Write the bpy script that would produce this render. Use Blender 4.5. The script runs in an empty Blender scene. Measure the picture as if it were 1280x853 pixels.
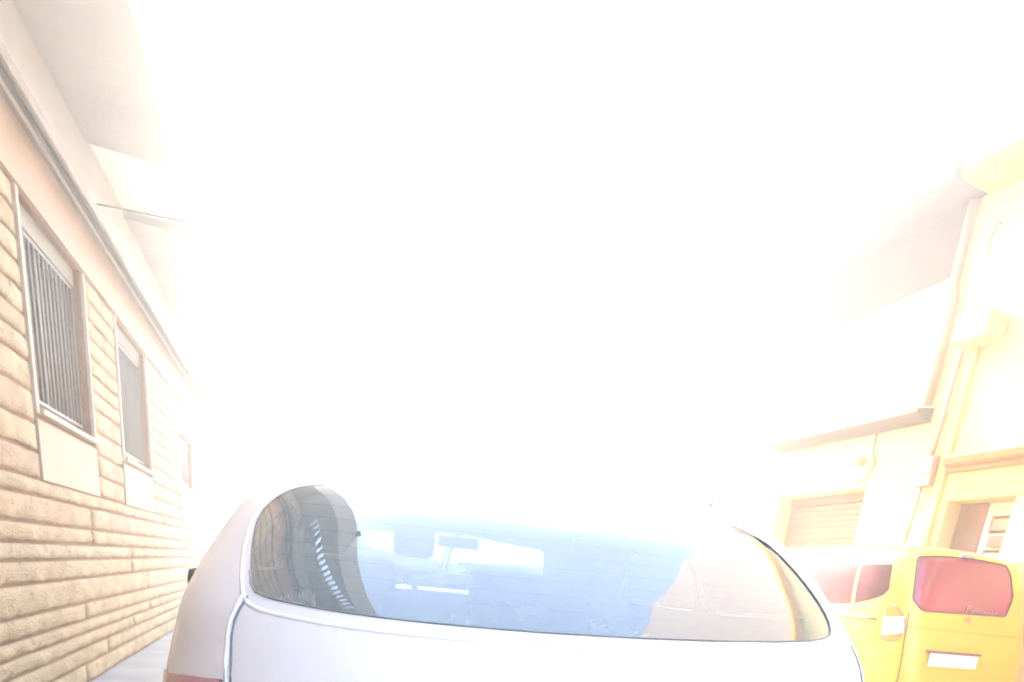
import bpy, bmesh, math, random
from mathutils import Vector, Matrix, noise
from mathutils.geometry import delaunay_2d_cdt
SC = bpy.context.scene
C = SC.collection
R = math.radians
random.seed(7)

# ------------------------------------------------------------------ camera
CAMZ = 1.15
def camera():
    # orientation solved from the street's vanishing point and the verticals
    f, cx, cy = 701.42, 640.0, 900.0
    def ray(x, y): return Vector(((x - cx) / f, -(y - cy) / f, -1.0)).normalized()
    Y = ray(372.0, 694.0)
    Z = -ray(362.0, 3650.0); Z = (Z - Y * (Y @ Z)).normalized()
    X = Y.cross(Z)
    m = Matrix((X, Y, Z)).to_4x4()
    m.translation = (0, 0, CAMZ)
    cd = bpy.data.cameras.new('camera'); co = bpy.data.objects.new('camera', cd); C.objects.link(co)
    cd.sensor_width = 36; cd.lens = 36 * f / 1280; cd.shift_y = (cy - 426.5) / 1280
    cd.clip_start = 0.02; cd.clip_end = 2000
    co.matrix_world = m
    cd.dof.use_dof = True; cd.dof.focus_distance = .62; cd.dof.aperture_fstop = 9.0
    SC.camera = co
camera()

# ------------------------------------------------------------------ light
SUN_AZ, SUN_EL = -10.0, 33.0
W = bpy.data.worlds.new('World'); SC.world = W; W.use_nodes = True
nt = W.node_tree; bg = nt.nodes['Background']; sky = nt.nodes.new('ShaderNodeTexSky')
sky.sky_type = 'NISHITA'; sky.sun_disc = False
sky.sun_elevation = R(SUN_EL); sky.sun_rotation = R(SUN_AZ)
sky.dust_density = 2.0; sky.air_density = 1.0
nt.links.new(sky.outputs[0], bg.inputs[0]); bg.inputs[1].default_value = 0.12
sd = bpy.data.lights.new('sun', 'SUN'); sd.energy = 4.5; sd.angle = R(0.5); sd.color = (1, .93, .82)
so = bpy.data.objects.new('sun', sd); C.objects.link(so)
sv = Vector((math.sin(R(SUN_AZ)) * math.cos(R(SUN_EL)), math.cos(R(SUN_AZ)) * math.cos(R(SUN_EL)), math.sin(R(SUN_EL))))
so.rotation_euler = (-sv).to_track_quat('-Z', 'Y').to_euler()
so.location = (0, 0, 12)
vs = SC.view_settings
SC.display_settings.display_device = 'sRGB'
vs.view_transform = 'Standard'; vs.look = 'None'; vs.gamma = 1.0; vs.exposure = 3.62
SC.cycles.use_denoising = True
SC.cycles.max_bounces = 10; SC.cycles.transparent_max_bounces = 16
SC.cycles.volume_bounces = 1
HAZE_DENSITY, HAZE_G = 0.0175, 0.77

# ------------------------------------------------------------------ materials
def new_mat(name):
    m = bpy.data.materials.new(name); m.use_nodes = True
    return m, m.node_tree, m.node_tree.nodes['Principled BSDF']
def mat(name, col, rough=.8, metal=0., var=.12, scale=6., bump=0., bscale=40., stain=None, streak=False, coat=0., spec=.5):
    m, t, b = new_mat(name)
    N, L = t.nodes, t.links
    b.inputs['Roughness'].default_value = rough; b.inputs['Metallic'].default_value = metal
    b.inputs['Coat Weight'].default_value = coat; b.inputs['Specular IOR Level'].default_value = spec
    tc = N.new('ShaderNodeTexCoord')
    src = tc.outputs['Object']
    if streak:
        mp = N.new('ShaderNodeMapping'); mp.inputs['Scale'].default_value = (1, 1, .12)
        L.new(src, mp.inputs[0]); src = mp.outputs[0]
    nz = N.new('ShaderNodeTexNoise'); nz.inputs['Scale'].default_value = scale; nz.inputs['Detail'].default_value = 6
    L.new(src, nz.inputs['Vector'])
    rp = N.new('ShaderNodeValToRGB'); rp.color_ramp.elements[0].position = .3; rp.color_ramp.elements[1].position = .72
    rp.color_ramp.elements[0].color = [c * (1 - var) for c in col] + [1]
    rp.color_ramp.elements[1].color = [min(1, c * (1 + var)) for c in col] + [1]
    L.new(nz.outputs['Fac'], rp.inputs[0])
    out = rp.outputs[0]
    if stain:
        n2 = N.new('ShaderNodeTexNoise'); n2.inputs['Scale'].default_value = stain[1]; n2.inputs['Detail'].default_value = 8
        n2.inputs['Roughness'].default_value = .7
        L.new(tc.outputs['Object'], n2.inputs['Vector'])
        r2 = N.new('ShaderNodeValToRGB'); r2.color_ramp.elements[0].position = stain[2]; r2.color_ramp.elements[1].position = stain[2] + .1
        L.new(n2.outputs['Fac'], r2.inputs[0])
        mx = N.new('ShaderNodeMixRGB'); mx.inputs[2].default_value = list(stain[0]) + [1]
        ml = N.new('ShaderNodeMath'); ml.operation = 'MULTIPLY'; ml.inputs[1].default_value = stain[3]
        L.new(r2.outputs[0], ml.inputs[0]); L.new(ml.outputs[0], mx.inputs[0]); L.new(out, mx.inputs[1]); out = mx.outputs[0]
    L.new(out, b.inputs['Base Color'])
    if bump:
        n3 = N.new('ShaderNodeTexNoise'); n3.inputs['Scale'].default_value = bscale; n3.inputs['Detail'].default_value = 8
        L.new(tc.outputs['Object'], n3.inputs['Vector'])
        bp = N.new('ShaderNodeBump'); bp.inputs['Strength'].default_value = bump; bp.inputs['Distance'].default_value = .02
        L.new(n3.outputs['Fac'], bp.inputs['Height']); L.new(bp.outputs[0], b.inputs['Normal'])
    return m
def glass_mat(name, tint, refl=1.0, rough=.01, veil=(.5, .55, .58), veil_amt=.06):
    m = bpy.data.materials.new(name); m.use_nodes = True
    t = m.node_tree; N, L = t.nodes, t.links
    N.remove(N['Principled BSDF'])
    tr = N.new('ShaderNodeBsdfTransparent'); tr.inputs[0].default_value = (*tint, 1)
    gl = N.new('ShaderNodeBsdfGlossy'); gl.inputs['Roughness'].default_value = rough; gl.inputs[0].default_value = (1, 1, 1, 1)
    df = N.new('ShaderNodeBsdfDiffuse'); df.inputs[0].default_value = (*veil, 1)  # pale diffuse layer stands in for sky glare on the glass
    fr = N.new('ShaderNodeFresnel'); fr.inputs[0].default_value = 1.6
    mu = N.new('ShaderNodeMath'); mu.operation = 'MULTIPLY'; mu.inputs[1].default_value = refl; mu.use_clamp = True
    nz = N.new('ShaderNodeTexNoise'); nz.inputs['Scale'].default_value = 14; nz.inputs['Detail'].default_value = 2
    tc = N.new('ShaderNodeTexCoord'); L.new(tc.outputs['Object'], nz.inputs['Vector'])
    dm = N.new('ShaderNodeMath'); dm.operation = 'MULTIPLY'; dm.inputs[1].default_value = veil_amt * 2
    mr = N.new('ShaderNodeMapRange'); mr.inputs['To Min'].default_value = .42; mr.inputs['To Max'].default_value = .58
    L.new(nz.outputs['Fac'], mr.inputs[0]); L.new(mr.outputs[0], dm.inputs[0])
    m1 = N.new('ShaderNodeMixShader'); m2 = N.new('ShaderNodeMixShader')
    L.new(dm.outputs[0], m1.inputs[0]); L.new(tr.outputs[0], m1.inputs[1]); L.new(df.outputs[0], m1.inputs[2])
    L.new(fr.outputs[0], mu.inputs[0]); L.new(mu.outputs[0], m2.inputs[0])
    L.new(m1.outputs[0], m2.inputs[1]); L.new(gl.outputs[0], m2.inputs[2])
    L.new(m2.outputs[0], N['Material Output'].inputs[0])
    return m
M = dict(
 asphalt=mat('asphalt', (.20, .20, .205), .9, var=.18, scale=3, bump=.5, bscale=160, stain=((.1, .1, .1), 1.3, .58, .5)),
 paving=mat('paving', (0.3024, 0.294, 0.2772), .9, var=.12, scale=4, bump=.4, bscale=90),
 stone=mat('split_stone', (0.3192, 0.2394, 0.1445), .95, var=.22, scale=5, bump=.8, bscale=70, stain=((.17, .115, .06), 20, .55, .9)),
 stone2=mat('split_stone_grey', (0.3108, 0.2436, 0.1596), .95, var=.22, scale=5, bump=.8, bscale=60, stain=((.16, .115, .07), 17, .55, .9)),
 stone3=mat('split_stone_pink', (0.3234, 0.231, 0.1495), .95, var=.22, scale=4, bump=.8, bscale=80, stain=((.17, .11, .06), 22, .55, .85)),
 mortar=mat('mortar', (1.25 * 0.1596, 0.1092, 0.0655), .95, var=.15, scale=8, bump=.4, bscale=60),
 plaster=mat('pink_plaster', (0.294, 0.1974, 0.1386), .9, var=.05, scale=2.5, bump=.15, bscale=50, streak=True),
 panelp=mat('pale_plaster', (0.3024, 0.2436, 0.1806), .9, var=.04, scale=3, bump=.1, bscale=50),
 trim=mat('pale_trim', (0.3528, 0.2898, 0.2184), .8, var=.06, scale=6),
 cornice=mat('cornice_stone', (0.168, 0.1386, 0.1134), .9, var=.15, scale=5, bump=.4, bscale=40, stain=((.2, .17, .14), 7, .58, .6)),
 soffit=mat('grey_render', (0.2587, 0.2365, 0.2107), .9, var=.08, scale=3, bump=.15, bscale=25, streak=True),
 render=mat('pale_render', (0.5712, 0.5208, 0.4452), .9, var=.06, scale=2, bump=.1, bscale=40, streak=True),
 iron=mat('grey_iron', (0.1428, 0.126, 0.1176), .6, var=.1, scale=12),
 boxgrey=mat('shutter_box', (0.1596, 0.1344, 0.1092), .8, var=.06, scale=4),
 frame=mat('window_frame', (0.1386, 0.1201, 0.1109), .6, var=.1, scale=8),
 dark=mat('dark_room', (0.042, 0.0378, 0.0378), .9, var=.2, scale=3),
 shutter_in=mat('inner_shutter', (0.126, 0.1134, 0.1092), .8, var=.1, scale=4),
 cable=mat('black_cable', (0.042, 0.042, 0.042), .7, var=.1),
 cream=mat('cream_paint', (0.4872, 0.378, 0.168), .9, var=.05, scale=1.6, bump=.1, bscale=40, streak=True),
 creamb=mat('yellow_paint', (0.5712, 0.3864, 0.1008), .9, var=.05, scale=1.6, bump=.1, bscale=40, streak=True),
 ochre=mat('ochre_moulding', (0.3024, 0.1218, 0.0294), .85, var=.1, scale=4, bump=.1),
 terracotta=mat('terracotta_paint', (0.3528, 0.1386, 0.0588), .9, var=.08, scale=3, bump=.1),
 yellow=mat('bright_yellow_eave', (0.6888, 0.3696, 0.0042), .85, var=.05, scale=3),
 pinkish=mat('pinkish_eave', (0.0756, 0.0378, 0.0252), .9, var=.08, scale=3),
 pinkish2=mat('warm_render', (0.3864, 0.2856, 0.2184), .9, var=.08, scale=3),
 shutter=mat('roller_shutter', (0.168, 0.0739, 0.0294), .6, var=.06, scale=3),
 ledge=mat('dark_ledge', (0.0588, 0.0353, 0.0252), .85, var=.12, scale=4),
 pipe=mat('tan_pipe', (0.336, 0.168, 0.0924), .7, var=.08, scale=5),
 doorleaf=mat('brown_door', (0.2184, 0.1092, 0.0756), .6, var=.1, scale=5, streak=True),
 whitewood=mat('white_wood', (0.63, 0.588, 0.5208), .6, var=.05, scale=5),
 greybox=mat('grey_plastic', (0.378, 0.3024, 0.2184), .6, var=.06, scale=5),
 redbox=mat('red_enamel', (0.378, 0.1008, 0.0588), .5, var=.06, scale=5),
 tile=mat('roof_tile', (0.336, 0.168, 0.1008), .9, var=.2, scale=5, bump=.3),
 silver=mat('silver_paint', (.88, .87, .845), .42, metal=.15, var=.01, scale=900, coat=.6),
 orange=mat('orange_paint', (0.7392, 0.4116, 0.0378), .35, metal=0., var=.01, scale=600, coat=.5),
 rubber=mat('black_rubber', (.03, .03, .03), .8, var=.1, scale=20),
 trimgrey=mat('cabin_trim', (.14, .15, .16), .85, var=.08, scale=30),
 seat=mat('seat_cloth', (.13, .15, .18), .95, var=.12, scale=40),
 lens=mat('red_lens', (0.6048, 0.3024, 0.3108), .15, var=.05, scale=40, coat=.4),
 lensw=mat('clear_lens', (.85, .85, .85), .15, var=.03, scale=40),
 lenso=mat('amber_lens', (0.6888, 0.2772, 0.0336), .2, var=.05, scale=40),
 alloy=mat('alloy', (.6, .6, .62), .3, metal=.9, var=.03),
 plate=mat('white_plate', (.85, .85, .85), .5, var=.02, scale=5),
 chrome=mat('chrome', (.8, .8, .82), .12, metal=1., var=.01),
 letter=mat('white_lettering', (0.42, 0.168, 0.2016), .6, var=.01),
 seal=mat('grey_rubber', (.2, .2, .21), .6, var=.05),
 paper=mat('pale_blue_box', (0.378, 0.5712, 0.672), .7, var=.06, scale=8),
 glass=glass_mat('car_glass', (.60, .72, .78), 3.0, veil_amt=.36, veil=(.54, .64, .63)),
 clear=glass_mat('clear_car_glass', (.92, .95, .96), 1.0, veil_amt=.02),
 glassflare=mat('red_flare_glass', (0.3528, 0.021, 0.063), .12, var=.25, scale=1.6, coat=.3),  # red of the lens flare put into the glass colour
 glassside=mat('red_flare_side_glass', (0.0605, 0.0101, 0.0176), .3, var=.5, scale=4, spec=.15),  # darker base, same flare red painted in
 pane=mat('dark_pane', (0.1008, 0.0882, 0.084), .15, var=.2, scale=2),
)

# ------------------------------------------------------------------ helpers
def obj(name, me, m=None, parent=None, smooth=False):
    if isinstance(me, bmesh.types.BMesh):
        bm = me; me = bpy.data.meshes.new(name); bm.to_mesh(me); bm.free()
    if m is not None and not me.materials: me.materials.append(m)
    if smooth:
        for p in me.polygons: p.use_smooth = True
    o = bpy.data.objects.new(name, me); C.objects.link(o)
    if parent: o.parent = parent
    return o
def thing(name, label, cat, loc=(0, 0, 0), rz=0., group=None):
    o = bpy.data.objects.new(name, None); C.objects.link(o); o.location = loc; o.rotation_euler = (0, 0, rz)
    o.empty_display_size = .2
    return tag(o, label, cat, group)
def tag(o, label, cat, group=None):
    o['label'] = label; o['category'] = cat
    if group: o['group'] = group
    return o
def struct(o): o['kind'] = 'structure'; return o
def add_box(bm, x0, y0, z0, x1, y1, z1, bevel=0.):
    v = [bm.verts.new((x, y, z)) for x in (x0, x1) for y in (y0, y1) for z in (z0, z1)]
    fs = [bm.faces.new([v[i] for i in q]) for q in ((0, 1, 3, 2), (4, 6, 7, 5), (0, 4, 5, 1), (2, 3, 7, 6), (0, 2, 6, 4), (1, 5, 7, 3))]
    if bevel:
        es = list({e for f in fs for e in f.edges})
        bmesh.ops.bevel(bm, geom=es, offset=bevel, segments=2, affect='EDGES', profile=.6)
def box(name, b, m, parent=None, bevel=0.):
    bm = bmesh.new(); add_box(bm, *b, bevel=bevel); bmesh.ops.recalc_face_normals(bm, faces=bm.faces)
    return obj(name, bm, m, parent)
def tube_bm(bm, pts, r, n=8, closed=False):
    pts = [Vector(p) for p in pts]; rings = []; N = len(pts)
    for i, p in enumerate(pts):
        a = pts[(i - 1) % N] if (i or closed) else p; b = pts[(i + 1) % N] if (i < N - 1 or closed) else p
        d = (b - a).normalized(); up = Vector((0, 0, 1)) if abs(d.z) < .9 else Vector((1, 0, 0))
        s = d.cross(up).normalized(); w = s.cross(d)
        rr = r[i] if isinstance(r, (list, tuple)) else r
        rings.append([bm.verts.new(p + (s * math.cos(t) + w * math.sin(t)) * rr) for t in [2 * math.pi * k / n for k in range(n)]])
    for i in range(N if closed else N - 1):
        A, B = rings[i], rings[(i + 1) % N]
        for k in range(n): bm.faces.new((A[k], A[(k + 1) % n], B[(k + 1) % n], B[k]))
    if not closed:
        bm.faces.new(rings[0][::-1]); bm.faces.new(rings[-1])
def tube(name, pts, r, m, parent=None, n=8, closed=False):
    bm = bmesh.new(); tube_bm(bm, pts, r, n, closed); bmesh.ops.recalc_face_normals(bm, faces=bm.faces)
    return obj(name, bm, m, parent, smooth=True)
def holed_wall(name, x0, x1, ys, zs, holes, m, parent):
    """wall slab x0..x1 with rectangular openings (y0,z0,y1,z1), only outer faces."""
    Y = sorted(set([ys[0], ys[1]] + [h[0] for h in holes] + [h[2] for h in holes]))
    Z = sorted(set([zs[0], zs[1]] + [h[1] for h in holes] + [h[3] for h in holes]))
    def solid(i, j):
        if i < 0 or j < 0 or i >= len(Y) - 1 or j >= len(Z) - 1: return False
        c = ((Y[i] + Y[i + 1]) / 2, (Z[j] + Z[j + 1]) / 2)
        return not any(h[0] < c[0] < h[2] and h[1] < c[1] < h[3] for h in holes)
    bm = bmesh.new(); vc = {}
    def V(*p):
        if p not in vc: vc[p] = bm.verts.new(p)
        return vc[p]
    for i in range(len(Y) - 1):
        for j in range(len(Z) - 1):
            if not solid(i, j): continue
            a, b, c, d = Y[i], Y[i + 1], Z[j], Z[j + 1]
            for x in (x0, x1): bm.faces.new((V(x, a, c), V(x, b, c), V(x, b, d), V(x, a, d)))
            if not solid(i - 1, j): bm.faces.new((V(x0, a, c), V(x1, a, c), V(x1, a, d), V(x0, a, d)))
            if not solid(i + 1, j): bm.faces.new((V(x0, b, c), V(x1, b, c), V(x1, b, d), V(x0, b, d)))
            if not solid(i, j - 1): bm.faces.new((V(x0, a, c), V(x1, a, c), V(x1, b, c), V(x0, b, c)))
            if not solid(i, j + 1): bm.faces.new((V(x0, a, d), V(x1, a, d), V(x1, b, d), V(x0, b, d)))
    bmesh.ops.recalc_face_normals(bm, faces=bm.faces)
    return obj(name, bm, m, parent)
def extrude_y(name, prof, y0, y1, m, parent, seg=1):
    """profile [(x,z)...] swept along Y"""
    bm = bmesh.new(); rings = []
    for k in range(seg + 1):
        y = y0 + (y1 - y0) * k / seg
        rings.append([bm.verts.new((x, y, z)) for x, z in prof])
    n = len(prof)
    for A, B in zip(rings, rings[1:]):
        for k in range(n): bm.faces.new((A[k], A[(k + 1) % n], B[(k + 1) % n], B[k]))
    bm.faces.new(rings[0][::-1]); bm.faces.new(rings[-1])
    bmesh.ops.recalc_face_normals(bm, faces=bm.faces)
    return obj(name, bm, m, parent)

# ------------------------------------------------------------------ ground
def ground():
    bm = bmesh.new()
    v = [bm.verts.new(p) for p in ((-150, -150, 0), (150, -150, 0), (150, 150, 0), (-150, 150, 0))]; bm.faces.new(v)
    struct(obj('road', bm, M['asphalt']))
    pv = struct(box('pavement', (6.42, -9, -.05, 6.9, 30, .12), M['paving']))
    y = -2.
    while y < 12:
        box('kerb_stone', (6.30, y + .004, -.05, 6.416, y + .796, .115), M['paving'], pv, bevel=.012); y += .8
ground()

# ------------------------------------------------------------------ left building
XW = -1.57
WINS = [(4.80, 1.86, 5.90, 3.08), (6.78, 1.86, 7.88, 3.08), (9.68, 1.93, 10.78, 2.655)]
def stone_mesh(L, H, seed):
    rnd = random.Random(seed)
    ny = max(5, int(L / .06)); nz = 6
    bm = bmesh.new(); g = []
    off = Vector((rnd.uniform(0, 50), rnd.uniform(0, 50), rnd.uniform(0, 50)))
    prof = [0., .10, .32, .6, .86, 1.]
    bul = [.009, .019, .023, .023, .020, .012]
    for i in range(ny + 1):
        row = []
        fy = i / ny; y = L * fy
        for j in range(nz):
            z = H * prof[j]
            q = Vector((y * 9, z * 16, 0)) + off
            d = bul[j] + .010 * noise.noise(q) + .010 * noise.noise(q * 2.3) + rnd.uniform(-.0035, .0035)
            if i in (0, ny): d = min(d, .008)
            zz = z
            if j in (0, 1): zz += .010 * noise.noise(Vector((y * 11, 3, j)) + off) + .004
            row.append(bm.verts.new((d, y, max(0, min(H, zz)))))
        g.append(row)
    for i in range(ny):
        for j in range(nz - 1):
            bm.faces.new((g[i][j], g[i + 1][j], g[i + 1][j + 1], g[i][j + 1]))
    # skirt back to the wall
    loop = [g[i][0] for i in range(ny + 1)] + [g[ny][j] for j in range(1, nz)] + [g[i][nz - 1] for i in range(ny - 1, -1, -1)] + [g[0][j] for j in range(nz - 2, 0, -1)]
    back = [bm.verts.new((-.004, v.co.y, v.co.z)) for v in loop]
    n = len(loop)
    for k in range(n): bm.faces.new((loop[k], back[k], back[(k + 1) % n], loop[(k + 1) % n]))
    bmesh.ops.recalc_face_normals(bm, faces=bm.faces)
    return bm
def left_building():
    t = thing('stone_clad_building', 'beige split-stone building with barred windows along the left side of the street', 'building', (XW, 0, 0))
    ox = -XW
    w = holed_wall('wall', -.35, 0., (-8, 12.1), (0, 4.09), [(a, b, c, d) for a, b, c, d in WINS], M['mortar'], t)
    # body of the house behind the wall, split round the window rooms
    box('rear_wall', (-6., -8, 0, -.60, 12.09, 4.09), M['render'], t)
    box('end_wall', (-.598, 12.0, 0, -.352, 12.095, 4.09), M['render'], t)
    rows = [0., .15, .28, .39, .49, .62, .81, .95, 1.06, 1.18, 1.35, 1.455]
    up = [1.455, 1.62, 1.79, 1.97, 2.14, 2.27, 2.39, 2.52, 2.66, 2.79, 2.93, 3.075]
    seed = 0
    def lay(z0, z1, y0, y1, lo, hi):
        nonlocal seed
        y = y0
        while y < y1 - .05:
            L = random.uniform(lo, hi)
            if y1 - (y + L) < .55: L = y1 - y
            seed += 1
            o = obj('stone', stone_mesh(L - .005, z1 - z0 - .016, seed), random.choice([M['stone'], M['stone'], M['stone2'], M['stone3']]), w, smooth=True)
            o.location = (0, y + .003, z0 + .010)
            y += L
    for a, b in zip(rows, rows[1:]): lay(a, b, .6 + random.uniform(-.3, .3), 12.1, 4.2, 8.)
    for a, b in zip(up, up[1:]):
        for y0, y1 in ((.6, 4.755), (5.945, 6.735), (7.925, 9.635), (10.825, 12.1)): lay(a, b, y0, y1, 1.9, 3.4)
    for a, b in zip(up, up[1:]):
        if a >= 2.65: lay(a, b, 9.64, 10.82, 1.9, 3.4)
    # pale trims, plaster panels, sills, windows
    for k, (a, b, c, d) in enumerate(WINS):
        pn = box('plaster_panel', (.001, a - .035, 1.46, .022, c + .035, b - .03), M['panelp'], w, bevel=.004)
        box('jamb_trim', (.002, a - .042, b, .028, a - .004, d - .004), M['trim'], w, bevel=.004)
        box('jamb_trim', (.002, c + .004, b, .028, c + .042, d - .004), M['trim'], w, bevel=.004)
        wn = obj('window', window_frame_bm(a, b, c, d), M['frame'], w)
        box('sill', (-.095, a + .003, b + .003, .05, c - .003, b + .035), M['trim'], wn, bevel=.006)
        box('pane', (-.142, a + .045, b + .13, -.136, c - .045, d - .05), M['pane'], wn)
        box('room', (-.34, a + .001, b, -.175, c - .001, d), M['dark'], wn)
        # grille: vertical bars, two flats, bottom rail
        z0, z1 = b + .10, d - .135
        box('shutter_box', (-.13, a + .003, d - .128, -.035, c - .003, d - .004), M['boxgrey'], wn, bevel=.004)
        n = 15
        for i in range(n):
            y = a + .02 + (c - a - .04) * i / (n - 1)
            bm = bmesh.new(); tube_bm(bm, [(-.055, y, z0), (-.055, y, z1)], .0085, 6)
            obj('bar', bm, M['iron'], wn, smooth=True)
        for z in (z0, z1 - .015):
            box('rail', (-.062, a + .006, z, -.048, c - .006, z + .022), M['iron'], wn)
    # plaster band and mouldings
    extrude_y('plaster_band', [(.002, 3.085), (.038, 3.085), (.040, 3.434), (.002, 3.434)], -8, 12.1, M['plaster'], w, 6)
    extrude_y('cornice', [(.003, 3.438), (.062, 3.438), (.066, 3.452), (.090, 3.452), (.090, 3.415), (.108, 3.415), (.112, 3.45), (.150, 3.45), (.156, 3.405), (.185, 3.372), (.207, 3.372), (.213, 3.395), (.213, 3.43), (.18, 3.46), (.003, 3.54)], -8, 12.25, M['cornice'], t, 24)
    box('upper_band', (.002, -8, 3.56, .016, 12.1, 4.088), M['soffit'], w)
    extrude_y('drip_moulding', [(.0885, 3.408), (.110, 3.408), (.110, 3.4145), (.0885, 3.4145)], -8, 12.25, M['trim'], t, 10)
    # unseen terrace and set-back upper wall, then the overhangs out over the street
    box('terrace_floor', (-5.99, -7.99, 4.093, -.002, 12.09, 4.30), M['soffit'], t)
    box('setback_wall', (-6., -8, 4.303, -3.6, 12.1, 7.6), M['render'], t)  # unseen; set back so open sky shows above the added slots
    box('pale_soffit', (.001, 6.303, 4.17, .62, 7.397, 4.299), M['render'], t)
    box('facade', (-3.4, 6.31, 4.303, -.003, 12.08, 6.9), M['render'], t)
    sky_slots = [(.15 + .125 * k, .40 - .018 * k, .23 + .125 * k, .63 - .021 * k) for k in range(18)]  # slots added to the overhang so sky glints in the car's rear glass
    u1 = holed_wall('slotted_overhang', -4.30, -4.10, (-8, 6.30), (.001, .66), sky_slots, M['soffit'], t)
    u1.rotation_euler = (0, R(90), 0)
    box('parapet', (.56, -8, 4.303, .658, 6.296, 5.30), M['soffit'], t)
    box('parapet', (.002, 6.20, 4.303, .557, 6.296, 5.30), M['soffit'], t)
    u2 = box('jutting_storey', (.002, 7.40, 4.10, .56, 11.9, 6.9), M['soffit'], t)
    box('roof', (-6.3, -8.2, 7.603, -3.3, 12.3, 7.75), M['tile'], t)
    # the cable clipped under the cornice
    pts = [(.132, y, 3.436 + .006 * math.sin(y * 2.1)) for y in [-2 + .5 * i for i in range(29)]]
    tube('clipped_cable', pts, .009, M['cable'], t, 6)
def window_frame_bm(a, b, c, d):
    bm = bmesh.new(); x0, x1 = -.17, -.10; e = .05
    add_box(bm, x0, a + .002, b + .04, x1, a + e, d - .002); add_box(bm, x0, c - e, b + .04, x1, c - .002, d - .002)
    add_box(bm, x0, a + e + .001, b + .04, x1, c - e - .001, b + .135); add_box(bm, x0, a + e + .001, d - e, x1, c - e - .001, d - .002)
    add_box(bm, x0 + .008, (a + c) / 2 - .03, b + .137, x1 + .004, (a + c) / 2 + .03, d - e - .002)
    bmesh.ops.recalc_face_normals(bm, faces=bm.faces)
    return bm
left_building()
# loose overhead wire slung from the cornice across the street
def overhead_wire():
    a, b = Vector((-1.45, 6.03, 3.60)), Vector((6.87, 8.0, 5.25)); pts = []
    for i in range(25):
        s = i / 24; p = a.lerp(b, s); p.z -= .16 * s * (1 - s); pts.append(p)
    o = tube('overhead_wire', pts, .006, M['cable'], None, 6)
    tag(o, 'thin dark wire slung from the left cornice out over the street', 'wire')
overhead_wire()

# ------------------------------------------------------------------ right side
XR = 6.9
def garage_building():
    t = thing('garage_building', 'pale cream building with tan roller shutter beyond the orange van', 'building', (XR, 5.12, 0))
    y = lambda v: v - 5.12
    w = holed_wall('wall', 0, .35, (y(5.122), y(11.)), (0, 5.6), [(y(5.78), 0, y(7.22), 2.72)], M['cream'], t)
    box('rear_wall', (.352, y(5.13), 0, 5, y(10.99), 5.6), M['cream'], t)
    sh = box('shutter_casing', (.22, y(5.785), 2.60, .33, y(7.215), 2.715), M['shutter'], w)
    z = .02; k = 0
    me = None
    while z < 2.58:
        if me is None:
            bm = bmesh.new()
            add_box(bm, 0, y(5.79), 0, .02, y(7.21), .072, bevel=.006); bmesh.ops.recalc_face_normals(bm, faces=bm.faces)
            s = obj('slat', bm, M['shutter'], sh); me = s.data
        else: s = obj('slat', me, None, sh)
        s.location = (.24, 0, z); z += .078
    box('jamb', (-.03, y(7.222), 0, .12, y(7.52), 2.9), M['cream'], w, bevel=.01)
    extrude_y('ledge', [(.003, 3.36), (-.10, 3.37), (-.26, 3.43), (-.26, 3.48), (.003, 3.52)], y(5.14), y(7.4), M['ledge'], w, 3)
    extrude_y('eave_shade', [(.003, 4.90), (-.02, 4.905), (-.02, 5.598), (.003, 5.598)], y(5.30), y(8.8), M['pinkish'], w, 3)  # dark band on the wall stands in for the eave's shade
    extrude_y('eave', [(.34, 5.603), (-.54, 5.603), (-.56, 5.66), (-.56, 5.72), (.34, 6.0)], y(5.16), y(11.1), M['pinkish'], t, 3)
    box('roof', (.342, y(5.16), 5.603, 5.2, y(11.1), 6.0), M['tile'], t)
    # downpipes at the party wall and the cable that curls down the facade
    tube('downpipe', [(-.05, y(5.25), 5.58), (-.05, y(5.25), 4.75), (-.05, y(5.2), 4.62), (-.05, y(5.2), 3.55)], .045, M['pipe'], t)
    pts = [(-.02, y(5.80), 3.36), (-.02, y(5.79), 3.15), (-.02, y(5.72), 2.98), (-.02, y(5.79), 2.84), (-.02, y(5.95), 2.76)]
    tube('facade_cable', pts, .010, M['cable'], t, 6)
    l = thing('wall_lamp', 'small brown wall lamp above the tan garage shutter', 'lamp', (XR, 5.9, 3.05))
    box('bracket', (-.06, -.03, -.02, -.002, .03, .02), M['pipe'], l)
    bm = bmesh.new(); tube_bm(bm, [(-.10, 0, -.06), (-.10, 0, .02), (-.10, 0, .05)], [.075, .06, .02], 10); obj('lamp_shade', bm, M['pipe'], l, smooth=True)
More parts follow.
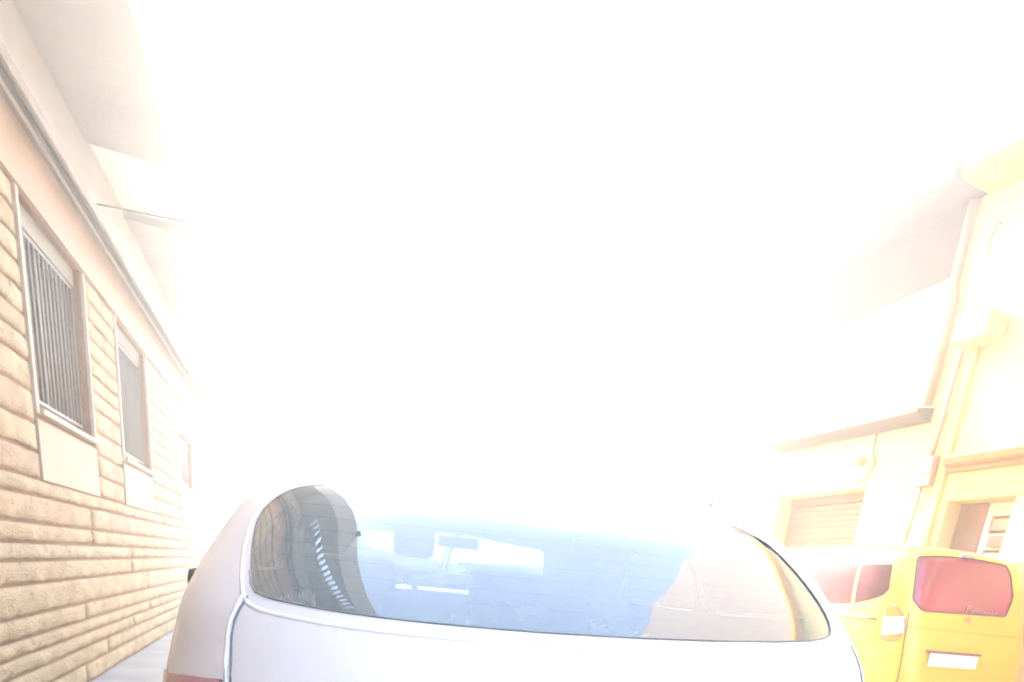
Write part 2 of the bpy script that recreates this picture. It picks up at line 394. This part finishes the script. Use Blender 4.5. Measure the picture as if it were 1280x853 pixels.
def cream_house():
    t = thing('cream_house', 'yellow and cream house with ochre moulding behind the orange van', 'house', (XR, 0, 0))
    w = holed_wall('wall', 0, .35, (-8, 5.118), (0, 5.58), [(4.02, 0, 4.70, 2.46)], M['cream'], t)
    box('rear_wall', (.352, -8, 0, 5, 5.11, 5.58), M['cream'], t)
    extrude_y('ochre_moulding', [(.003, 2.76), (-.06, 2.765), (-.08, 2.80), (-.06, 2.815), (-.13, 2.84), (-.15, 2.90), (-.13, 2.93), (.003, 2.96)], -8, 4.78, M['ochre'], w, 4)
    extrude_y('fascia', [(.003, 2.47), (-.012, 2.47), (-.012, 2.755), (.003, 2.755)], -8, 4.76, M['creamb'], w, 2)
    box('pilaster', (-.045, 4.79, 0, .003, 4.88, 4.2), M['creamb'], w, bevel=.006)
    box('dado', (-.02, -8, .12, .003, 3.93, 1.80), M['terracotta'], w, bevel=.006)
    extrude_y('eave', [(.34, 5.583), (-.46, 5.583), (-.50, 5.63), (-.50, 5.80), (.34, 6.1)], -8.2, 5.12, M['yellow'], t, 2)
    box('roof', (.342, -8.2, 5.583, 5.2, 5.12, 6.1), M['tile'], t)
    d = box('door', (.24, 4.40, .02, .29, 4.695, 2.45), M['doorleaf'], w, bevel=.005)
    box('handle', (.19, 4.42, 1.0, .238, 4.44, 1.13), M['chrome'], d)
    g = obj('glazed_door', frame_bm(.24, 4.025, .02, 4.392, 2.45), M['whitewood'], w)
    box('pane', (.262, 4.09, 1.02, .268, 4.33, 1.92), M['whitewood'], g)
    box('panel', (.258, 4.09, 2.16, .27, 4.33, 2.28), M['greybox'], g)
    b = box('wall_box', (-.30, -.17, -.12, -.004, .17, .12), M['cream'], None, bevel=.015)
    b.location = (XR, 4.75, 4.16)
    tag(b, 'small pale box fixed high on the cream wall beside the downpipe', 'wall box')
    m = thing('meter_box', 'ochre meter box on the party wall beside the ochre moulding', 'meter box', (XR, 4.99, 2.8))
    box('casing', (-.10, -.085, -.16, -.002, .085, .16), M['pipe'], m, bevel=.008)
    box('lid', (-.115, -.07, -.02, -.102, .07, .145), M['greybox'], m, bevel=.004)
    tube('conduit', [(-.05, .03, -.16), (-.05, .03, -.34), (-.05, .05, -.8)], .018, M['pipe'], m)
    tube('conduit', [(-.05, .0, .16), (-.05, -.02, .6), (-.05, -.03, 1.38), (.0, -.03, 1.42)], .028, M['pipe'], m)
    bm = bmesh.new(); gp = [(-8, 6.103), (4.5, 6.103), (4.5, 8.3), (-1.5, 13.6), (-8, 14.3)]  # unseen storey, its top sloped to slant its reflection in the car glass
    A = [bm.verts.new((.02, q[0], q[1])) for q in gp]; B = [bm.verts.new((5., q[0], q[1])) for q in gp]
    bm.faces.new(A); bm.faces.new(B[::-1])
    for i in range(5): bm.faces.new((A[i], A[(i + 1) % 5], B[(i + 1) % 5], B[i]))
    bmesh.ops.recalc_face_normals(bm, faces=bm.faces); obj('reflected_storey', bm, M['pinkish2'], t)
    rb = box('post_box', (-.10, -.09, -.06, -.003, .09, .06), M['redbox'], None, bevel=.008); rb.location = (XR + .24, 4.17, 2.03)
    tag(rb, 'small red box in the doorway above the van roof', 'box')
    hk = tube('wire_hook', [(0, 0, 0), (-.05, 0, -.02), (-.07, .01, -.12), (-.06, .02, -.30)], .012, M['pipe'], None, 6)
    hk.location = (XR, 4.93, 5.24); tag(hk, 'short bent wire hanging on the cream wall under the yellow eave', 'wire')
def frame_bm(x, y0, z0, y1, z1):
    bm = bmesh.new(); e = .055
    add_box(bm, x, y0, z0, x + .05, y0 + e, z1); add_box(bm, x, y1 - e, z0, x + .05, y1, z1)
    for a, b in ((z0, z0 + .9), (1.95, 2.12), (z1 - .14, z1)): add_box(bm, x + .002, y0 + e + .001, a, x + .048, y1 - e - .001, b)
    bmesh.ops.recalc_face_normals(bm, faces=bm.faces); return bm
garage_building(); cream_house()

# ------------------------------------------------------------------ car bodies: a shell S(u,t), cut along window outlines
def pchip(ts, vs, t):
    n = len(ts)
    if t <= ts[0]: return vs[0]
    if t >= ts[-1]: return vs[-1]
    k = 0
    while t > ts[k + 1]: k += 1
    d = [(vs[i + 1] - vs[i]) / (ts[i + 1] - ts[i]) for i in range(n - 1)]
    def m(i):
        if i == 0: return d[0]
        if i == n - 1: return d[-1]
        if d[i - 1] * d[i] <= 0: return 0.
        w1 = 2 * (ts[i + 1] - ts[i]) + (ts[i] - ts[i - 1]); w2 = (ts[i + 1] - ts[i]) + 2 * (ts[i] - ts[i - 1])
        return (w1 + w2) / (w1 / d[i - 1] + w2 / d[i])
    h = ts[k + 1] - ts[k]; x = (t - ts[k]) / h
    return (2*x**3 - 3*x*x + 1) * vs[k] + (x**3 - 2*x*x + x) * h * m(k) + (-2*x**3 + 3*x*x) * vs[k + 1] + (x**3 - x*x) * h * m(k + 1)
class Shell:
    def __init__(s, keys): s.c = list(zip(*keys)); s.cache = {}; s.t0, s.t1 = s.c[0][0], s.c[0][-1]
    def S(s, u, t):
        r = s.cache.get(t)
        if r is None: r = s.cache[t] = [pchip(s.c[0], s.c[i], t) for i in range(1, 6)]
        z, yr, yf, hw, n = r
        a = abs(u); sg = 1 if u >= 0 else -1
        if a <= 1: qx, qy = a, -1.
        elif a <= 3: qx, qy = 1., a - 2.
        else: qx, qy = 4. - a, 1.
        m = (abs(qx) ** n + abs(qy) ** n) ** (1 / n)
        return Vector((sg * qx / m * hw, (yr + yf) / 2 + qy / m * (yf - yr) / 2, z))
    def Nn(s, u, t):
        e = .004
        du = s.S(min(4, u + e), t) - s.S(max(-4, u - e), t)
        dt = s.S(u, min(s.t1, t + e)) - s.S(u, max(s.t0, t - e))
        v = du.cross(dt)
        return v.normalized() if v.length > 1e-9 else Vector((0, 0, 1))
def inside(p, poly):
    x, y = p; c = False; n = len(poly)
    for i in range(n):
        (x1, y1), (x2, y2) = poly[i], poly[i - 1]
        if (y1 > y) != (y2 > y) and x < (x2 - x1) * (y - y1) / (y2 - y1) + x1: c = not c
    return c
def rounded(poly, r=.03, n=4):
    out = []
    N = len(poly)
    for i in range(N):
        p = Vector(poly[i]); a = Vector(poly[i - 1]); b = Vector(poly[(i + 1) % N])
        da, db = (a - p), (b - p); ra = min(r, da.length * .4); rb = min(r, db.length * .4)
        A, B = p + da.normalized() * ra, p + db.normalized() * rb
        for k in range(n + 1):
            s = k / n; out.append(tuple((1 - s) ** 2 * A + 2 * s * (1 - s) * p + s * s * B))
    return out
def dense(poly, step=.05):
    out = []
    for i in range(len(poly)):
        a, b = Vector(poly[i]), Vector(poly[(i + 1) % len(poly)]); k = max(1, int((b - a).length / step))
        out += [tuple(a.lerp(b, j / k)) for j in range(k)]
    return out
def segdist(p, a, b):
    p, a, b = Vector(p), Vector(a), Vector(b); d = b - a
    s = max(0, min(1, (p - a).dot(d) / max(1e-12, d.dot(d)))); return (p - a - d * s).length
def build_shell(sh, panels, us, ts):
    """panels: list of (key, polygon). returns dict key -> list of uv triangles; key None = body"""
    pts, edges = [], []
    polys = [(k, dense(p)) for k, p in panels]
    for k, p in polys:
        b = len(pts); pts += [Vector(q) for q in p]; edges += [(b + i, b + (i + 1) % len(p)) for i in range(len(p))]
    boxes = [(min(q[0] for q in p) - .02, max(q[0] for q in p) + .02, min(q[1] for q in p) - .02, max(q[1] for q in p) + .02, p) for k, p in polys]
    for u in us:
        for t in ts:
            ok = True
            for x0, x1, y0, y1, p in boxes:
                if x0 < u < x1 and y0 < t < y1 and any(segdist((u, t), p[i], p[i - 1]) < .012 for i in range(len(p))): ok = False; break
            if ok: pts.append(Vector((u, t)))
    V, E_, F, *_ = delaunay_2d_cdt(pts, edges, [], 0, 1e-6)
    res = {}
    for f in F:
        c = sum((V[i] for i in f), Vector((0, 0))) / len(f)
        key = None
        for k, p in polys:
            if inside(c, p): key = k; break
        res.setdefault(key, []).append(f)
    return V, res
def shell_mesh(name, sh, V, faces, m, parent, off=0., thick=0.):
    ids = sorted({i for f in faces for i in f}); mp = {i: k for k, i in enumerate(ids)}
    nn = [sh.Nn(*V[i]) for i in ids]
    co = [sh.S(*V[i]) + n * off for i, n in zip(ids, nn)]
    fs = []
    for f in faces:
        q = [mp[i] for i in f]
        a, b, c = (co[q[0]], co[q[1]], co[q[2]])
        g = (b - a).cross(c - a)
        if g.length < 1e-10: continue
        if g.dot(nn[q[0]]) < 0: q = q[::-1]
        fs.append(q)
    me = bpy.data.meshes.new(name); me.from_pydata([tuple(c) for c in co], [], fs); me.update()
    for p in me.polygons: p.use_smooth = True
    me.normals_split_custom_set_from_vertices([tuple(n) for n in nn])
    me.materials.append(m)
    return obj(name, me, None, parent)
def loop_tube(name, sh, poly, r, m, parent, off=0., closed=True, step=.04):
    p = dense(poly, step) if closed else poly
    return tube(name, [sh.S(*q) + sh.Nn(*q) * off for q in p], r, m, parent, 6, closed)
def chaikin(p):
    out = []
    for i in range(len(p)):
        a, b = Vector(p[i]), Vector(p[(i + 1) % len(p)])
        out += [tuple(a.lerp(b, .25)), tuple(a.lerp(b, .75))]
    return out
def mirror_poly(p): return [(-u, t) for u, t in p][::-1]
def frange(a, b, s): n = max(1, int(round(abs(b - a) / s))); return [a + (b - a) * i / n for i in range(n + 1)]
def wheel(parent, x, y, r=.31, w=.20):
    sgn = 1 if x > 0 else -1
    bm = bmesh.new(); n = 28; prof = [(-w/2, r*.66), (-w/2, r*.92), (-w/2+.02, r), (w/2-.02, r), (w/2, r*.92), (w/2, r*.66)]
    rings = [[bm.verts.new((px, math.cos(a)*pr, math.sin(a)*pr)) for a in [2*math.pi*k/n for k in range(n)]] for px, pr in prof]
    for A, B in zip(rings, rings[1:] + rings[:1]):
        for k in range(n): bm.faces.new((A[k], A[(k+1) % n], B[(k+1) % n], B[k]))
    bmesh.ops.recalc_face_normals(bm, faces=bm.faces)
    wh = obj('wheel', bm, M['rubber'], parent, True); wh.location = (x, y, r)
    bm = bmesh.new()
    ring = [bm.verts.new((sgn*w*.36, math.cos(a)*r*.655, math.sin(a)*r*.655)) for a in [2*math.pi*k/n for k in range(n)]]
    hub = [bm.verts.new((sgn*w*.44, math.cos(a)*r*.2, math.sin(a)*r*.2)) for a in [2*math.pi*k/n for k in range(n)]]
    for k in range(n):
        if k % 4 < 3: bm.faces.new((ring[k], ring[(k+1) % n], hub[(k+1) % n], hub[k]))
    bm.faces.new(hub)
    obj('rim', bm, M['alloy'], wh)
def rbox(name, b, m, parent, bev=.04, rot=None):
    c = [(b[i] + b[i + 3]) / 2 for i in range(3)]
    o = box(name, [b[i] - c[i % 3] for i in range(6)], m, parent, bev); o.location = c
    for p in o.data.polygons: p.use_smooth = True
    if rot: o.rotation_euler = rot
    return o

# ------------------------------------------------------------------ silver hatchback
def hatchback():
    ws = 1.06
    K = [(.18,.18,.12,4.0,.78,4.5),(.30,.30,.02,4.14,.86,4.5),(.55,.55,0,4.2,.90,4.5),(.75,.75,.03,4.12,.90,4.5),
     (.90,.90,.07,3.95,.885,4.5),(.98,.97,.10,3.62,.865,4.5),(1.06,1.05,.145,3.10,.835,4.5),(1.2,1.19,.265,2.85,.775,4.5),(1.30,1.285,.365,2.63,.722,4.4),(1.36,1.333,.45,2.5,.69,4.3),
     (1.46,1.415,.56,2.28,.61,4.),(1.56,1.45,.72,2.05,.50,3.6),(1.72,1.475,.95,1.8,.32,3.),(1.9,1.485,1.2,1.55,.1,2.6),(1.96,1.486,1.36,1.39,.012,2.2)]
    sh = Shell([(a, b, c, d, e * ws, g) for a, b, c, d, e, g in K])
    t = thing('silver_hatchback', 'silver hatchback parked close ahead with a wide rear window', 'car', (.53, .78, 0), R(-7))
    rear = [(-.785,1.092),(-.832,1.135),(-.881,1.184),(-.915,1.222),(-.92,1.25),(-.895,1.278),(-.85,1.296),(-.77,1.31),
            (-.60,1.328),(-.38,1.345),(-.10,1.358),(.211,1.366),(.40,1.367),(.52,1.362),(.59,1.347),(.640,1.315),(.682,1.25),(.708,1.197),(.714,1.156),(.692,1.118),(.65,1.098),
            (.518,1.086),(.17,1.072),(-.111,1.067),(-.281,1.067),(-.441,1.069),(-.571,1.073),(-.68,1.079),(-.735,1.083)]
    rear = chaikin(rear)
    side_r = rounded([(1.18,1.13),(1.72,1.10),(1.74,1.37),(1.42,1.36)], .05); side_f = rounded([(1.77,1.10),(2.32,1.10),(2.2,1.34),(1.79,1.37)], .05)
    wind = rounded([(-3.02-.5,1.09),(-3.25,1.38)], .02) if 0 else None
    front_r = rounded([(3.15,1.10),(3.99,1.085),(3.99,1.40),(3.25,1.36)], .05)
    lampL = [(-1.32,.78),(-1.26,.85),(-1.16,.885),(-1.03,.902),(-.9,.922),(-.775,.936),(-.772,.80),(-.80,.68),(-1.2,.68)]
    lampR = mirror_poly(lampL)
    hl = rounded([(3.02,.72),(3.45,.74),(3.42,.86),(3.05,.88)], .04)
    panels = [('rear', rear), ('sr', side_r), ('sf', side_f), ('srl', mirror_poly(side_r)), ('sfl', mirror_poly(side_f)),
              ('fr', front_r), ('frl', mirror_poly(front_r)), ('ll', lampL), ('lr', lampR), ('hl', hl), ('hll', mirror_poly(hl))]
    us = frange(-4, -3, .1) + frange(-2.95, -1.2, .07) + frange(-1.16, 1.16, .04) + frange(1.2, 2.95, .07) + frange(3, 4, .1)
    ts = frange(.18, 1.0, .045) + frange(1.03, 1.5, .025) + frange(1.53, 1.96, .04)
    V, F = build_shell(sh, panels, us, ts)
    body = shell_mesh('body', sh, V, F[None], M['silver'], t)
    # cabin lining just inside the upper body
    up = [f for f in F[None] if sum(V[i][1] for i in f) / len(f) > .93]
    shell_mesh('cabin_lining', sh, V, up, M['trimgrey'], t, off=-.022)
    rw = shell_mesh('rear_window', sh, V, F['rear'], M['glass'], t, off=-.0008)
    loop_tube('seal', sh, rear[29:] + rear[:2], .0018, M['seal'], rw, .001, closed=False)
    big = offset_poly(rear, .022)
    loop_tube('window_surround', sh, big[44:] + big[:8], .005, M['silver'], t, -.002, closed=False)
    for k in ('sr', 'sf', 'srl', 'sfl'): shell_mesh('side_window', sh, V, F[k], M['clear'], t, off=-.003)
    for k in ('fr', 'frl'): shell_mesh('windscreen', sh, V, F[k], M['clear'], t, off=-.003)
    for k in ('ll', 'lr'):
        l = shell_mesh('tail_lamp', sh, V, F[k], M['lens'], t, off=.004)
    for k in ('hl', 'hll'): shell_mesh('headlamp', sh, V, F[k], M['lensw'], t, off=.003)
    # tailgate shut lines: dark gap with a bright rolled edge beside it
    seam = [(-.80,1.082),(-.806,1.06),(-.808,1.04),(-.80,1.017),(-.788,.994),(-.775,.965),(-.762,.933),(-.757,.86),(-.757,.70),(-.75,.56)]
    for sg in (1, -1):
        s2 = [(u * sg, tt) for u, tt in seam]
        loop_tube('shut_line', sh, [(u + .011 * sg, tt) for u, tt in s2], .0024, M['seal'], t, .0, closed=False)
        loop_tube('shut_edge', sh, [(u - .004 * sg, tt) for u, tt in s2], .005, M['silver'], t, -.001, closed=False)
    loop_tube('shut_line', sh, [(u, .56) for u in frange(-.74, .74, .08)], .006, M['rubber'], t, 0, closed=False)
    # demister wires and rear washer nozzle
    for k in range(9):
        tt = 1.11 + k * .026
        us_ = [u for u in frange(-.9, .9, .05) if inside((u - .06 if u < 0 else u + .06, tt), rear)]
        loop_tube('demister_wire', sh, [(u, tt) for u in us_], .0004, M['chrome'] if 0 else M['rubber'], rw, -.006, closed=False) if len(us_) > 3 else None
    p = sh.S(-.579, 1.21) + sh.Nn(-.579, 1.21) * .002
    nz = box('washer_nozzle', (-.0045, -.003, -.003, .0045, .003, .003), M['seal'], rw, .002); nz.location = p
    # roof aerial at the rear edge
    a = sh.S(.55, 1.40)
    tube('roof_aerial', [a, a + Vector((.006, -.003, .011)), a + Vector((.015, -.01, .026))], [.0025, .002, .001], M['seal'], t)
    # mirrors
    for sg in (-1, 1):
        mr = rbox('door_mirror', (sg * 1.095 - .11, 1.83, .915, sg * 1.095 + .11, 1.97, 1.06), M['rubber'], t, .045)
    # bumper, plate, handle
    extr = [(u, .42) for u in frange(-1.6, 1.6, .08)]
    loop_tube('bumper_strip', sh, extr, .03, M['trimgrey'], t, .0, closed=False)
    pb = sh.S(0, .72); box('number_plate', (-.26, pb.y - .012, .66, .26, pb.y - .002, .77), M['plate'], t, .003)
    for x in (-.78, .78):
        for y in (.72, 3.35): wheel(t, x, y)
    # cabin
    rbox('rear_bench', (-.66, .86, .45, .66, 1.06, .96), M['seat'], t, .06)
    for x0, x1, hx in ((0., .60, .55), (-.68, -.34, -.27)):
        rbox('front_seat', (x0, 1.75, .40, x1, 1.90, 1.17), M['seat'], t, .04)
        rbox('headrest', (hx - .09, 1.74, 1.19, hx + .09, 1.82, 1.36), M['seat'], t, .035)
    rbox('parcel_shelf', (-.70, .36, .93, .70, .85, .955), M['trimgrey'], t, .01)
    rbox('dashboard', (-.72, 2.55, .70, .72, 3.0, 1.03), M['trimgrey'], t, .06)
    bm = bmesh.new(); tube_bm(bm, [(-.38 + .18 * math.cos(a), 2.42 + .06 * math.sin(a), .98 + .17 * math.sin(a)) for a in [2 * math.pi * k / 20 for k in range(20)]], .016, 8, True)
    obj('steering_wheel', bm, M['rubber'], t, True)
    rbox('rear_view_mirror', (-.11, 2.32, 1.27, .11, 2.35, 1.33), M['rubber'], t, .012)
    rbox('floor_pan', (-.78, .3, .2, .78, 3.9, .26), M['trimgrey'], t, .02)
    return sh
def offset_poly(poly, d):
    n = len(poly); out = []
    area = sum(poly[i - 1][0] * poly[i][1] - poly[i][0] * poly[i - 1][1] for i in range(n))
    s = 1 if area > 0 else -1
    for i in range(n):
        a, b = Vector(poly[i - 1]), Vector(poly[(i + 1) % n]); e = (b - a).normalized()
        out.append((poly[i][0] + e.y * d * s, poly[i][1] - e.x * d * s))
    return out
hatchback()

# ------------------------------------------------------------------ orange van
def orange_van():
    ws = .955
    K = [(.18,.18,.10,3.9,.76,7),(.32,.30,0,4.05,.84,7),(.6,.58,0,4.1,.865,7),(.85,.83,.02,4.05,.865,7),(.98,.97,.05,3.75,.86,7),(1.08,1.07,.075,3.3,.85,7),
     (1.3,1.30,.13,2.98,.82,7),(1.52,1.54,.19,2.6,.78,6.5),(1.62,1.66,.23,2.4,.74,6),(1.70,1.72,.31,2.25,.67,4.5),(1.85,1.77,.52,2.0,.5,3.5),(2.05,1.795,.88,1.65,.2,2.6),(2.14,1.797,1.2,1.34,.015,2.2)]
    sh = Shell([(a, b, c, d, e * ws, g) for a, b, c, d, e, g in K])
    t = thing('orange_van', 'orange-yellow compact van with windows reddened by lens flare parked on the right', 'van', (5.40, 3.08, 0), R(-6))
    rear = rounded([(-.871,1.603),(-.4,1.635),(.07,1.642),(.473,1.625),(.53,1.552),(.55,1.388),(.43,1.235),(-.721,1.213),(-.842,1.29),(-.853,1.489)], .03)
    s1 = rounded([(-1.088,1.355),(-1.117,1.547),(-1.405,1.540),(-1.330,1.222),(-1.228,1.256),(-1.127,1.302)], .02)
    s2 = rounded([(-1.425,1.540),(-1.80,1.52),(-1.80,1.17),(-1.350,1.218)], .02)
    s3 = rounded([(-1.84,1.52),(-2.25,1.50),(-2.45,1.17),(-1.84,1.17)], .02)
    wl = rounded([(-3.12,1.16),(-3.2,1.56),(-3.99,1.60),(-3.99,1.15)], .03)
    lamp_t = [(-1.08,1.140),(-1.069,1.205),(-1.027,1.24),(-.978,1.225),(-.92,1.173),(-.905,1.158)]
    lamp_w = [(-1.080,1.136),(-.903,1.154),(-.878,1.025),(-1.046,.992)]
    lamp_b = [(-1.046,.988),(-1.046,.951),(-.98,.941),(-.911,.962),(-.880,1.020)]
    P = [('rear', rear)]
    for k, p in (('s1', s1), ('s2', s2), ('s3', s3), ('w', wl), ('lt', lamp_t), ('lw', lamp_w), ('lb', lamp_b)):
        P += [(k, p), (k + 'r', mirror_poly(p))]
    us = frange(-4, -3, .12) + frange(-2.95, -1.2, .08) + frange(-1.16, 1.16, .05) + frange(1.2, 2.95, .08) + frange(3, 4, .12)
    ts = frange(.18, 1.0, .06) + frange(1.03, 1.75, .04) + frange(1.8, 2.14, .05)
    V, F = build_shell(sh, P, us, ts)
    shell_mesh('body', sh, V, F[None], M['orange'], t)
    rw = shell_mesh('rear_window', sh, V, F['rear'], M['glassflare'], t, off=-.003)
    loop_tube('seal', sh, rear, .006, M['rubber'], rw, 0)
    for k in ('s1', 's2', 's3', 's1r', 's2r', 's3r'): shell_mesh('side_window', sh, V, F[k], M['glassside'], t, off=-.003)
    for k in ('w', 'wr'): shell_mesh('windscreen', sh, V, F[k], M['pane'], t, off=-.003)
    for s in ('', 'r'):
        l = shell_mesh('tail_lamp', sh, V, F['lt' + s], M['lenso'], t, off=.006)
        shell_mesh('reversing_lens', sh, V, F['lw' + s], M['lensw'], l, off=.009)
        shell_mesh('lower_lens', sh, V, F['lb' + s], M['lenso'], l, off=.006)
        ring = [(-1.08,1.113),(-1.069,1.205),(-1.027,1.24),(-.978,1.225),(-.92,1.173),(-.888,1.131),(-.878,1.048),(-.911,.972),(-.98,.951),(-1.046,.961)]
        loop_tube('lamp_rim', sh, ring if s == '' else mirror_poly(ring), .006, M['pipe'], l, .004)
    for sg in (-1, 1):
        loop_tube('side_rail', sh, [(u * sg, 1.115) for u in frange(-1.13, -1.95, .06)], .012, M['doorleaf'], t, .002, closed=False)
        loop_tube('door_seam', sh, [(-1.415 * sg * -1 * -1, 1.53), (-1.34 * sg, 1.2), (-1.34 * sg, .95), (-1.34 * sg, .5)] if 0 else [(1.34 * sg, tt) for tt in frange(.45, 1.2, .08)], .004, M['rubber'], t, 0, closed=False)
        loop_tube('tailgate_seam', sh, [(.86 * sg, tt) for tt in frange(.5, 1.19, .06)], .004, M['rubber'], t, 0, closed=False)
    loop_tube('tailgate_crease', sh, [(u, 1.085) for u in frange(-.85, .8, .06)], .008, M['orange'], t, .0, closed=False)
    tl = loop_tube('third_brake_lamp', sh, [(-.22, 1.657), (-.15, 1.66), (-.08, 1.661), (-.02, 1.661)], .02, M['lens'], t, .004, closed=False)
    loop_tube('roof_lug', sh, [(-1.06, 1.69), (-1.0, 1.692), (-.95, 1.693)], .022, M['lens'], t, .0, closed=False)
    pl = sh.S(-.25, .82)
    rb = box('number_plate', (-.5, 0, 0, .02, .012, .105), M['plate'], t, .003); rb.location = (-.0, pl.y - .016, .772)
    box('plate_recess', (-.52, pl.y - .022, .883, .04, pl.y + .03, .90), M['doorleaf'], t, .003)
    # emblem on the tailgate
    e = sh.S(-.119, 1.175); bm = bmesh.new()
    for k in range(2):
        z = .012 * k
        v = [bm.verts.new(p) for p in ((-.035, 0, -.03 + z * 1.6), (0, 0, .0 + z * 1.6), (.035, 0, -.03 + z * 1.6), (.035, 0, -.018 + z * 1.6), (0, 0, .012 + z * 1.6), (-.035, 0, -.018 + z * 1.6))]
        f1 = bm.faces.new(v)
    r = bmesh.ops.extrude_face_region(bm, geom=list(bm.faces)); bmesh.ops.translate(bm, verts=[x for x in r['geom'] if isinstance(x, bmesh.types.BMVert)], vec=(0, -.008, 0))
    em = obj('emblem', bm, M['chrome'], t); em.location = e + Vector((0, -.004, 0))
    # pale script along the bottom of the rear window
    cu = bpy.data.curves.new('lettering', 'FONT'); cu.body = 'P'; cu.size = .09; cu.extrude = .001; cu.shear = .3; cu.materials.append(M['letter'])
    tx = bpy.data.objects.new('lettering', cu); C.objects.link(tx); tx.parent = rw
    me = bpy.data.meshes.new_from_object(tx); bpy.data.objects.remove(tx); tx = bpy.data.objects.new('lettering', me); C.objects.link(tx); tx.parent = rw
    q = sh.S(-.165, 1.235); tx.location = q + sh.Nn(0, 1.25) * .008; tx.rotation_euler = (R(90) - math.asin(sh.Nn(0, 1.25).z), 0, 0)
    W0 = []
    for k in range(46):
        u = -.105 + .40 * k / 45; p = sh.S(u, 1.245 + .012 * math.sin(k * 1.05)); W0.append(p + sh.Nn(u, 1.25) * .007)
    tube('script_line', W0, .005, M['letter'], rw, 5)
    b0, b1 = sh.S(-.1, 1.20), sh.S(-.1, 1.60)
    extr = [(u, .45) for u in frange(-1.5, 1.5, .1)]
    loop_tube('bumper_strip', sh, extr, .035, M['trimgrey'], t, 0, closed=False)
    for sg in (-1, 1): rbox('door_mirror', (sg * .95 - .1, 2.75, 1.08, sg * .95 + .1, 2.9, 1.28), M['orange'], t, .04)
    for x in (-.72, .72):
        for y in (.62, 3.25): wheel(t, x, y, .31, .19)
    rbox('floor_pan', (-.72, .3, .2, .72, 3.8, .26), M['trimgrey'], t, .02)
orange_van()

# ------------------------------------------------------------------ haze
def haze():
    m = bpy.data.materials.new('haze'); m.use_nodes = True
    t = m.node_tree; t.nodes.remove(t.nodes['Principled BSDF'])
    pv = t.nodes.new('ShaderNodeVolumePrincipled')
    pv.inputs['Color'].default_value = (.97, .97, .96, 1); pv.inputs['Density'].default_value = HAZE_DENSITY; pv.inputs['Anisotropy'].default_value = HAZE_G
    t.links.new(pv.outputs[0], t.nodes['Material Output'].inputs['Volume'])
    o = box('haze', (-160, -160, -1, 160, 160, 15.0), m)
    o['kind'] = 'stuff'
haze()
